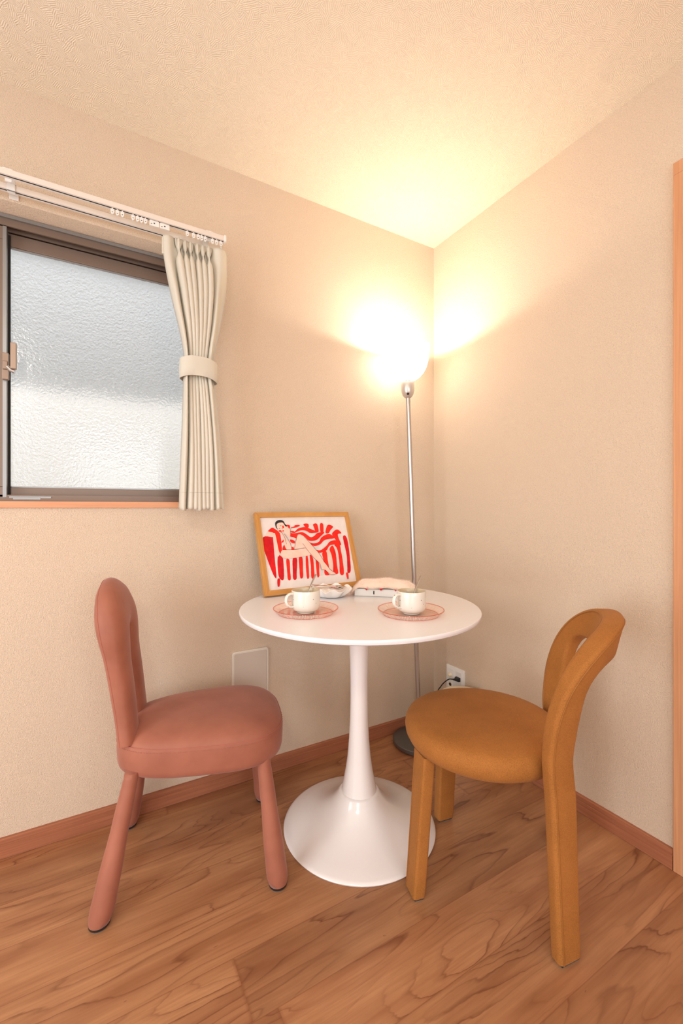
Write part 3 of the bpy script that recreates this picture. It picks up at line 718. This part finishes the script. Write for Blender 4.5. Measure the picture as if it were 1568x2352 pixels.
    for sg in (-1, 1):
        phi = sg*.198/R0; c = wrap(sg*.198, .008, 0); T = Vector((-math.sin(phi), math.cos(phi), 0)); R = Vector((math.cos(phi), math.sin(phi), 0))
        M = Matrix.Translation((c.x, c.y, 0)) @ Matrix(((T.x, R.x, 0, 0), (T.y, R.y, 0, 0), (0, 0, 1, 0), (0, 0, 0, 1)))
        m = MB(); m.box((-.029, -.0145, .003), (.029, .0145, .0095), M); f = m.build('foot_cap', M_cover, bk, bevel=.001)
        m = MB(); m.box((-.027, -.013, 0), (.027, .013, .003), M); m.build('glide', M_glide, bk, smooth=False)
    return t
mustard_chair()

# ------------------------------------------------------------------ floor lamp
LB = Vector((-.209, -.138, 0)); LT = Vector((-.270, -.131, 1.575))
lamp = thing('floor_lamp', 'thin steel floor lamp with glowing white bowl shade in the corner', 'lamp', LB)
m = MB(); m.lathe([(.108, .001), (.108, .006)], 64); m.build('rubber_ring', M_black, lamp)
m = MB(); m.lathe([(.118, .006), (.1215, .008), (.1215, .022), (.119, .0245), (.02, .0265), (.001, .0265)], 96); m.build('base', M_lampbase, lamp, angle=30)
A = LT-LB; ax = A.normalized()
m = MB(); m.tube([Vector((0, 0, .026)), A*.42], .0105, 20); m.tube([A*.42, A*.42+ax*.003], .0112, 20)
m.build('pole', M_steel, lamp, angle=50)
m = MB(); m.tube([A*.42+ax*.003, A], .0102, 20); m.build('pole', M_steel, lamp, angle=50)
q = Vector((0, 0, 1)).rotation_difference(ax).to_matrix().to_4x4(); MT = Matrix.Translation(A) @ q
m = MB(); m.lathe([(.010, 0), (.016, .004), (.024, .014), (.0285, .028), (.0300, .042), (.0300, .079), (.0285, .081), (.020, .081)], 48, MT); sk = m.build('socket', M_socket, lamp, angle=40)
cdir = (Vector(cam.location)-LB-A); cdir.z = 0; cdir.normalize()
side = Vector((-cdir.y, cdir.x, 0))
m = MB(); bc = A+ax*.0145+cdir*.0235
m.lathe([(.0055, -.001), (.0055, .002), (.004, .0035), (.001, .0038)], 20, Matrix.Translation(bc) @ Vector((0, 0, 1)).rotation_difference((cdir+Vector((0, 0, -.5))).normalized()).to_matrix().to_4x4()); m.build('switch', M_black, sk)
m = MB()       # tiny engraved marks near the rim of the socket
for k, off in enumerate((-.011, -.0085, -.006, -.003, .002, .0045, .007, .0095)):
    c = A+ax*.071; a = off/.03; d = cdir*math.cos(a)+side*(-math.sin(a)); p = c+d*.0301
    m.box((-.0008, -.0002, -.0014), (.0008, .0002, .0014), Matrix.Translation(p) @ Vector((0, 1, 0)).rotation_difference(d).to_matrix().to_4x4())
m.build('marking', simple('grey_print', (.12, .09, .08, 1), .6), sk, smooth=False)
prof = [(.026, .080), (.040, .083), (.058, .095), (.075, .114), (.088, .138), (.0955, .165), (.100, .195), (.104, .225), (.1045, .227), (.102, .227), (.098, .195), (.0935, .165), (.086, .139), (.073, .116), (.056, .0985), (.040, .087), (.026, .085)]
m = MB(); m.lathe([(r, z) for r, z in prof], 64, MT, cap0=False, cap1=False)
sh = m.build('lamp_shade', M_shade, lamp, angle=60)
bulb_p = A+ax*.185
t = NT('bulb_glow'); t.b.inputs['Emission Color'].default_value = (1, .82, .55, 1); t.b.inputs['Emission Strength'].default_value = 30
m = MB(); m.lathe([(.013, .082), (.013, .11), (.022, .13), (.029, .15), (.030, .165), (.024, .182), (.012, .192), (.001, .195)], 24, MT); m.build('light_bulb', t.m, lamp)
pld = bpy.data.lights.new('lamp_light', 'POINT'); pld.energy = 6.5; pld.color = (1, .92, .79); pld.shadow_soft_size = .012
plo = bpy.data.objects.new('lamp_light', pld); COL.objects.link(plo); plo.location = LB+A+ax*.207
# cord and plug to the outlet
pts = smooth_path([(-.098, -.122, .012), (-.06, -.13, .006), (-.035, -.20, .004), (-.04, -.25, .008), (-.055, -.20, .10), (-.072, -.112, .18), (-.060, -.118, .225), (-.042, -.146, .262), (-.031, -.168, .269)], 8)
m = MB(); m.tube([Vector(p)-LB for p in pts], .0025, 8); m.build('power_cord', M_black, lamp)
m = MB(); MP = Matrix.Translation(Vector((-.010, -.182, .271))-LB) @ Matrix.Rotation(math.radians(-90), 4, 'Y')
m.rings([[MP @ Vector((a, b, z)) for a, b in ((-sx_, -sy_), (sx_, -sy_), (sx_, sy_), (-sx_, sy_))] for sx_, sy_, z in ((.009, .013, 0), (.009, .013, .010), (.006, .008, .018), (.004, .004, .024))])
m.tube([Vector((-.033, -.170, .269))-LB, Vector((-.022, -.181, .271))-LB], .0045, 8)
m.build('plug', M_black, lamp, bevel=.0015)

# cream bin behind the felt chair
bn = thing('round_bin', 'round cream lidded bin behind the mustard chair, only its lid edge showing', 'bin', (-.122, -.325, -.0))
m = MB(); m.lathe([(.100, 0), (.101, .003), (.101, .010), (.099, .012)], 64); m.build('base_ring', M_black, bn)
m = MB(); m.lathe([(.098, .012), (.099, .03), (.099, .252), (.097, .255)], 64); m.build('body', M_cream, bn)
m = MB(); m.lathe([(.100, .255), (.1015, .256), (.1015, .265), (.099, .271), (.09, .275), (.001, .278)], 64); m.build('lid', M_cream, bn)

# ------------------------------------------------------------------ things on the table
Z = TZ
# framed print leaning on the wall
fw, fh, ft, fb = .433, .325, .018, .020
BL, BR = Vector((-.961, -.151, Z+.0008)), Vector((-.531, -.132, Z+.0008))
ex = (BR-BL).normalized(); ln = math.radians(19.0)
nrm = Vector((ex.y, -ex.x, 0))                                    # towards the room
up = (Vector((0, 0, 1))*math.cos(ln) - nrm*math.sin(ln)).normalized(); fn = ex.cross(up).normalized()
R = Matrix((ex, up, fn)).transposed().to_4x4()
pf = thing('framed_print', 'oak framed print of a woman dozing on a red striped sofa, leaning on the wall', 'picture', BL)
pf.rotation_euler = R.to_euler()
m = MB()
def bar(m, q, z0=0, z1=ft): m.rings([[Vector((x, y, z)) for x, y in q] for z in (z0, z1)])
m.cur = 0
bar(m, [(0, 0), (fw, 0), (fw-fb, fb), (fb, fb)]); bar(m, [(0, fh), (fb, fh-fb), (fw-fb, fh-fb), (fw, fh)])
m.cur = 1
bar(m, [(0, 0), (fb, fb), (fb, fh-fb), (0, fh)]); bar(m, [(fw, 0), (fw, fh), (fw-fb, fh-fb), (fw-fb, fb)])
m.build('frame', [M_oakx, M_oakz], pf, bevel=.0008, smooth=False)
m = MB(); m.box((.004, .004, .001), (fw-.004, fh-.004, .004)); m.build('backing', M_black, pf, smooth=False)
def paint(name, c1, c2, sc=30):
    t = NT(name); t.set(Base=t.mix(t.ramp(t.noise(t.coord('Object'), sc, 3, .6), [(.35, (0, 0, 0)), (.65, (1, 1, 1))]), c1, c2), Rough=.7, Spec=.2); return t.m
PM = {'P': paint('print_paper', sr(226, 217, 214), sr(231, 223, 220)), 'G': paint('sofa_wash', sr(214, 206, 204), sr(230, 220, 217)),
      'R': paint('red_paint', sr(224, 34, 26), sr(240, 48, 34)), 'D': paint('deep_red_paint', sr(192, 20, 32), sr(222, 30, 32)),
      'S': paint('skin_wash', sr(232, 196, 178), sr(238, 208, 194)), 'H': paint('hair_ink', sr(38, 36, 40), sr(60, 56, 60), 80), 'L': paint('line_ink', sr(120, 26, 30), sr(140, 34, 34))}
keys = list(PM)
m = MB(); x0, y0_, pw, ph = fb-.001, fb-.001, fw-2*fb+.002, fh-2*fb+.002
m.cur = 0; m.box((x0, y0_, .0095), (x0+pw, y0_+ph, .0115))
zz = .0116
for k, pts in ART:
    m.cur = keys.index(k); zz += .00006
    q = []; n_ = len(pts)
    for i in range(n_):
        a, b, c, d = (Vector(pts[(i+k_) % n_]) for k_ in (-1, 0, 1, 2))
        for tt in (0, .25, .5, .75): q.append(.5*((2*b)+(c-a)*tt+(2*a-5*b+4*c-d)*tt*tt+(3*b-a-3*c+d)*tt**3))
    m.add([(x0+pw*u/1000, y0_+ph*v/1000, zz) for u, v in reversed(q)], [tuple(range(len(q)))])
for i, ls in enumerate(ART_LINES):
    m.cur = keys.index('L') if i < 5 or i > 8 else keys.index('H'); P = [Vector((x0+pw*u/1000, y0_+ph*v/1000)) for u, v in ls]
    w = .0006
    for a, b in zip(P, P[1:]):
        d = (b-a).normalized(); n_ = Vector((-d.y, d.x))*w; zz += .000004
        m.add([(*(a-n_), zz), (*(b-n_), zz), (*(b+n_), zz), (*(a+n_), zz)], [(0, 1, 2, 3)])
me_print = m.build('print', [PM[k] for k in keys], pf, smooth=False)

# ribbed pink glass saucers
def saucer(loc, label):
    t = thing('saucer', label, 'saucer', loc, group=None)
    m = MB(); n = 180; rs = []
    for r, z, rib in ((.001, .0025, 0), (.082, .0025, 0), (.0845, .003, 1), (.092, .009, 1), (.0985, .0155, 1), (.1005, .0170, 0)):
        rs.append([Vector(((r)*math.cos(2*pi*k/n), (r)*math.sin(2*pi*k/n), z+(.0010 if k % 2 and rib else 0))) for k in range(n)])
    for r, z, rib in ((.1015, .0160, 0), (.0995, .0135, 1), (.0935, .007, 1), (.086, .0008, 1), (.084, .0, 0), (.001, .0, 0)):
        rs.append([Vector(((r)*math.cos(2*pi*k/n), (r)*math.sin(2*pi*k/n), z+(.0010 if k % 2 and rib else 0))) for k in range(n)])
    m.rings(rs, cap0=False, cap1=False); m.build('plate', M_pglass, t, angle=20)
    m = MB(); m.tube([Vector((.1015*math.cos(2*pi*k/96), .1015*math.sin(2*pi*k/96), .0168)) for k in range(96)], .0013, 8, loop=True); m.build('rim', M_prim, t)
    m = MB(); m.tube([Vector((.0855*math.cos(2*pi*k/180), .0855*math.sin(2*pi*k/180), .0010+(.0004 if k % 2 else 0))) for k in range(180)], .0009, 6, loop=True); m.build('foot_ring', M_prim, t)
    return t
def mug(loc, rz, label):
    t = thing('mug', label, 'mug', loc, rz)
    m = MB()
    out = [(.001, .0), (.026, .0), (.027, .002), (.028, .0045), (.036, .0070), (.0415, .0115), (.0445, .020), (.0452, .034), (.0453, .055), (.0450, .068), (.0445, .0700), (.0430, .0703)]
    m.lathe(out, 64, cap1=False); m.build('body', M_mug, t, angle=60)
    m = MB(); m.lathe([(.0430, .0703), (.0420, .0690), (.0415, .055), (.0412, .034), (.039, .020), (.032, .012), (.018, .008), (.001, .007)], 64, cap0=False, cap1=False); m.build('inner_glaze', M_muginner, t, angle=60)
    pts = smooth_path([(.042, 0, .061), (.053, 0, .063), (.065, 0, .059), (.0705, 0, .046), (.067, 0, .033), (.056, 0, .0235), (.041, 0, .022)], 8)
    rs = []
    for i, p in enumerate(pts):
        d = (pts[min(i+1, len(pts)-1)]-pts[max(i-1, 0)]).normalized(); nn = Vector((0, 1, 0)); b = d.cross(nn)
        rs.append([p+nn*(.0065*math.cos(2*pi*k/16))+b*(.0038*math.sin(2*pi*k/16)) for k in range(16)])
    m = MB(); m.rings(rs); m.build('handle', M_mug, t)
    return t
def cutlery(name, label, cat, kind, loc, eul, L=.15, group=None):
    """lies along local +X from handle end (0) to the tip (L)"""
    t = thing(name, label, cat, loc, group=group); t.rotation_euler = eul
    rs = []; hl = L*.66; th = .0011
    for q, w in ((0, .0035), (.06, .0048), (.3, .0042), (.7, .0026), (.92, .0022), (1, .003)):
        x = hl*q; zc = .002*math.sin(q*pi)
        rs.append([Vector((x, w*math.cos(2*pi*k/12), zc+th*math.sin(2*pi*k/12))) for k in range(12)])
    m = MB(); m.rings(rs); m.build('handle', M_cutl, t)
    m = MB()
    if kind == 'spoon':
        rs = []; bl = L-hl
        for i in range(13):
            q = i/12; w = .0135*math.sin(min(1, q*1.02+.02)*pi)**.7*(1.0 if q < .95 else .8)+.0018*(1-q); x = hl-.002+bl*q
            dz = -.0055*math.sin(q*pi)**.8
            rs.append([Vector((x, w*u, dz*(1-u*u))) for u in [-1+2*k/10 for k in range(11)]])
        m.rings(rs, closed=False); o = m.build('bowl', M_cutl, t); o.modifiers.new('s', 'SOLIDIFY').thickness = .0010
    else:
        rs = []
        for i in range(7):
            q = i/6; w = lerp(.0028, .0095, min(1, q*1.3)**.8); x = hl-.002+.020*q; dz = -.003*math.sin(q*pi/2)
            rs.append([Vector((x, w*u, dz*(1-.3*u*u))) for u in [-1+2*k/8 for k in range(9)]])
        m.rings(rs, closed=False)
        for u in (-.84, -.28, .28, .84):
            y = .0095*u; x = hl+.0165; rr = []
            for q, ww in ((0, .0013), (.6, .0011), (1, .0006)):
                xx = x+(L-x)*q; dz = -.003+.006*q*q
                rr.append([Vector((xx, y-ww, dz)), Vector((xx, y+ww, dz))])
            m.rings(rr, closed=False)
        o = m.build('tines', M_cutl, t); o.modifiers.new('s', 'SOLIDIFY').thickness = .0012
    return t
S1, S2 = Vector((-.925, -.442, Z+.0003)), Vector((-.648, -.6195, Z+.0003))
saucer(S1, 'pink ribbed glass saucer under the left mug, nearer the framed print')
saucer(S2, 'pink ribbed glass saucer under the right mug, at the front right of the tabletop')
# handles: left mug handle points to the camera's left, the right one turns towards the camera
mug(S1+Vector((0, 0, .0028)), math.radians(180+5), 'cream speckled mug on the left saucer, nearer the framed print')
mug(S2+Vector((.004, .002, .0028)), math.radians(180+2), 'cream brown-speckled mug on the right saucer, nearer the mustard chair')
def spoon_in(mugpos, tip_off, end_off, label):
    a = mugpos+Vector(end_off); b = mugpos+Vector(tip_off)      # a: handle end (up), b: bowl end inside the mug
    d = (b-a); L = d.length; d.normalize()
    side = d.cross(Vector((0, 0, 1))).normalized(); nz_ = side.cross(d)
    Rm = Matrix((d, -side, nz_)).transposed().to_4x4()
    if Rm.determinant() < 0: Rm = Matrix((d, side, nz_)).transposed().to_4x4()
    cutlery('teaspoon', label, 'spoon', 'spoon', a, Rm.to_euler(), L)
spoon_in(S1+Vector((0, 0, .0028)), (-.014, .004, .011), (.050, .028, .112), 'steel teaspoon standing in the left mug')
spoon_in(S2+Vector((.004, .002, .0028)), (-.012, .006, .011), (.062, .026, .108), 'steel teaspoon standing in the right mug')

# scalloped dish with cutlery
DC = Vector((-.733, -.255, Z+.0003))
ds = thing('scalloped_dish', 'white wavy-edged dish of cutlery in front of the framed print', 'dish', DC)
m = MB(); n = 160; rs = []
def wav(k, q): 
    a = 2*pi*k/n; return .0052*q*math.sin(9*a+.6), .0035*q*math.cos(9*a+1.2)
for r, z, q in ((.001, .002, 0), (.034, .002, 0), (.044, .005, .1), (.056, .013, .35), (.066, .023, .7), (.0745, .031, 1), (.0765, .0325, 1), (.0765, .0305, 1), (.068, .021, .7), (.058, .011, .35), (.046, .002, .1), (.036, 0, 0), (.001, 0, 0)):
    ring = []
    for k in range(n):
        a = 2*pi*k/n; w = wav(k, q); ring.append(Vector(((r+w[1])*math.cos(a), (r+w[1])*math.sin(a), z+w[0])))
    rs.append(ring)
m.rings(rs, cap0=False, cap1=False); m.build('bowl', simple('white_glaze', sr(244, 240, 236), .14, Coat=.3), ds)
def cam_dir(r, f): return Vector((.8676*r+.4972*f, -.4972*r+.8676*f, 0))
def lay(name, kind, a, b, label):
    a = DC+cam_dir(*a[:2])+Vector((0, 0, a[2])); b = DC+cam_dir(*b[:2])+Vector((0, 0, b[2])); d = b-a; L = d.length; d.normalize()
    side = Vector((0, 0, 1)).cross(d).normalized(); nz_ = d.cross(side)
    cutlery(name, label, 'fork' if kind == 'fork' else 'spoon', kind, a, Matrix((d, side, nz_)).transposed().to_euler(), L)
lay('dessert_fork', 'fork', (-.072, -.004, .0300), (.032, .000, .0335), 'steel fork in the wavy dish, tines up and to the right')
lay('dessert_fork', 'fork', (-.074, .028, .0380), (.044, -.020, .0330), 'steel fork crossing low in the wavy dish behind the mug')
lay('dessert_spoon', 'spoon', (-.070, -.022, .0300), (.050, .010, .0290), 'steel spoon lying right in the wavy dish, bowl to the right')
lay('dessert_spoon', 'spoon', (-.064, .014, .0370), (.058, .024, .0330), 'steel spoon at the back of the wavy dish')

# furry cover on a white box
bx = thing('tissue_box', 'flat white box with a small black slot under the pink fur cover', 'box', (-.5415, -.3105, Z+.0003), math.radians(-39.6))
m = MB(); m.box((-.098, -.058, 0), (.098, .058, .028)); m.build('body', M_plast, bx, bevel=.002)
m = MB(); m.box((-.0145-.012+.0, -.0588, .008), (-.0115-.012+.001, -.0578, .021)); m.build('slot', M_black, bx, smooth=False)
fc = thing('fur_cover', 'pale pink furry cover with red heart lining draped over the white box', 'cover', (-.5320, -.3165, Z+.0285), math.radians(-39.6))
def drape(u, v):
    """u,v in -1..1 -> point on the soft cover"""
    x = .114*u; y = .072*v; lump = .020*(1-abs(u)**3.5)*(1-abs(v)**3)+.003*math.sin(u*7+1)*math.sin(v*4)*(1-abs(u)**4)
    z = .004+lump
    over = max(0, abs(u)-.80)/.20
    z -= (.022 if u < 0 else .010)*over**1.3
    if u < 0: x -= .008*over
    return Vector((x, y, z))
rs = [[drape(-1+2*i/48, -1+2*j/24) for i in range(49)] for j in range(25)]
m = MB(); m.rings(rs, closed=False)
t = NT('pale_fur'); t.set(Base=sr(246, 226, 212), Rough=.9, Spec=.1, Sheen=.5, SheenR=.5); M_fur = t.m
o = m.build('cloth', M_fur, fc, angle=80); sd = o.modifiers.new('s', 'SOLIDIFY'); sd.thickness = .003; sd.offset = 1
m = MB(); rnd = random.Random(3)
for i in range(7200):
    u, v = rnd.uniform(-1, 1), rnd.uniform(-1, 1)
    if rnd.random() < .25: v = -1+abs(rnd.gauss(0, .05))
    elif rnd.random() < .12: u = -1+abs(rnd.gauss(0, .04))
    p = drape(u, max(-1, v)); nr_ = Vector((u*.8*abs(u), v*abs(v)*1.0, .75)).normalized()
    d = (nr_+Vector((rnd.uniform(-.7, .7), rnd.uniform(-.8, .4), rnd.uniform(-.5, .25)))).normalized(); ll = rnd.uniform(.006, .013)
    s_ = d.cross(Vector((rnd.random()-.5, rnd.random()-.5, rnd.random()-.5))).normalized()*.00022
    p2 = p+d*ll*.55; p3 = p2+(d+Vector((0, 0, -.7))).normalized()*ll*.5
    m.add([p-s_, p+s_, p2+s_*.7, p3, p2-s_*.7], [(0, 1, 2, 4), (4, 2, 3)])
tag(m.build('fur', M_fur, fc, smooth=False), None, None, None, 'stuff')
M_heart = simple('red_heart_cloth', sr(190, 26, 40), .7)
for hx in (-.062, -.008, .046, .090):
    m = MB(); P = []
    for k in range(24):
        a = 2*pi*k/24; P.append((.0065*math.sin(a)**3*1.1, .0006*(13*math.cos(a)-5*math.cos(2*a)-2*math.cos(3*a)-math.cos(4*a))*.8))
    m.rings([[Vector((hx+a, -.0705+dy, .0030+b)) for a, b in P] for dy in (0, .0015)]); m.build('heart', M_heart, fc)
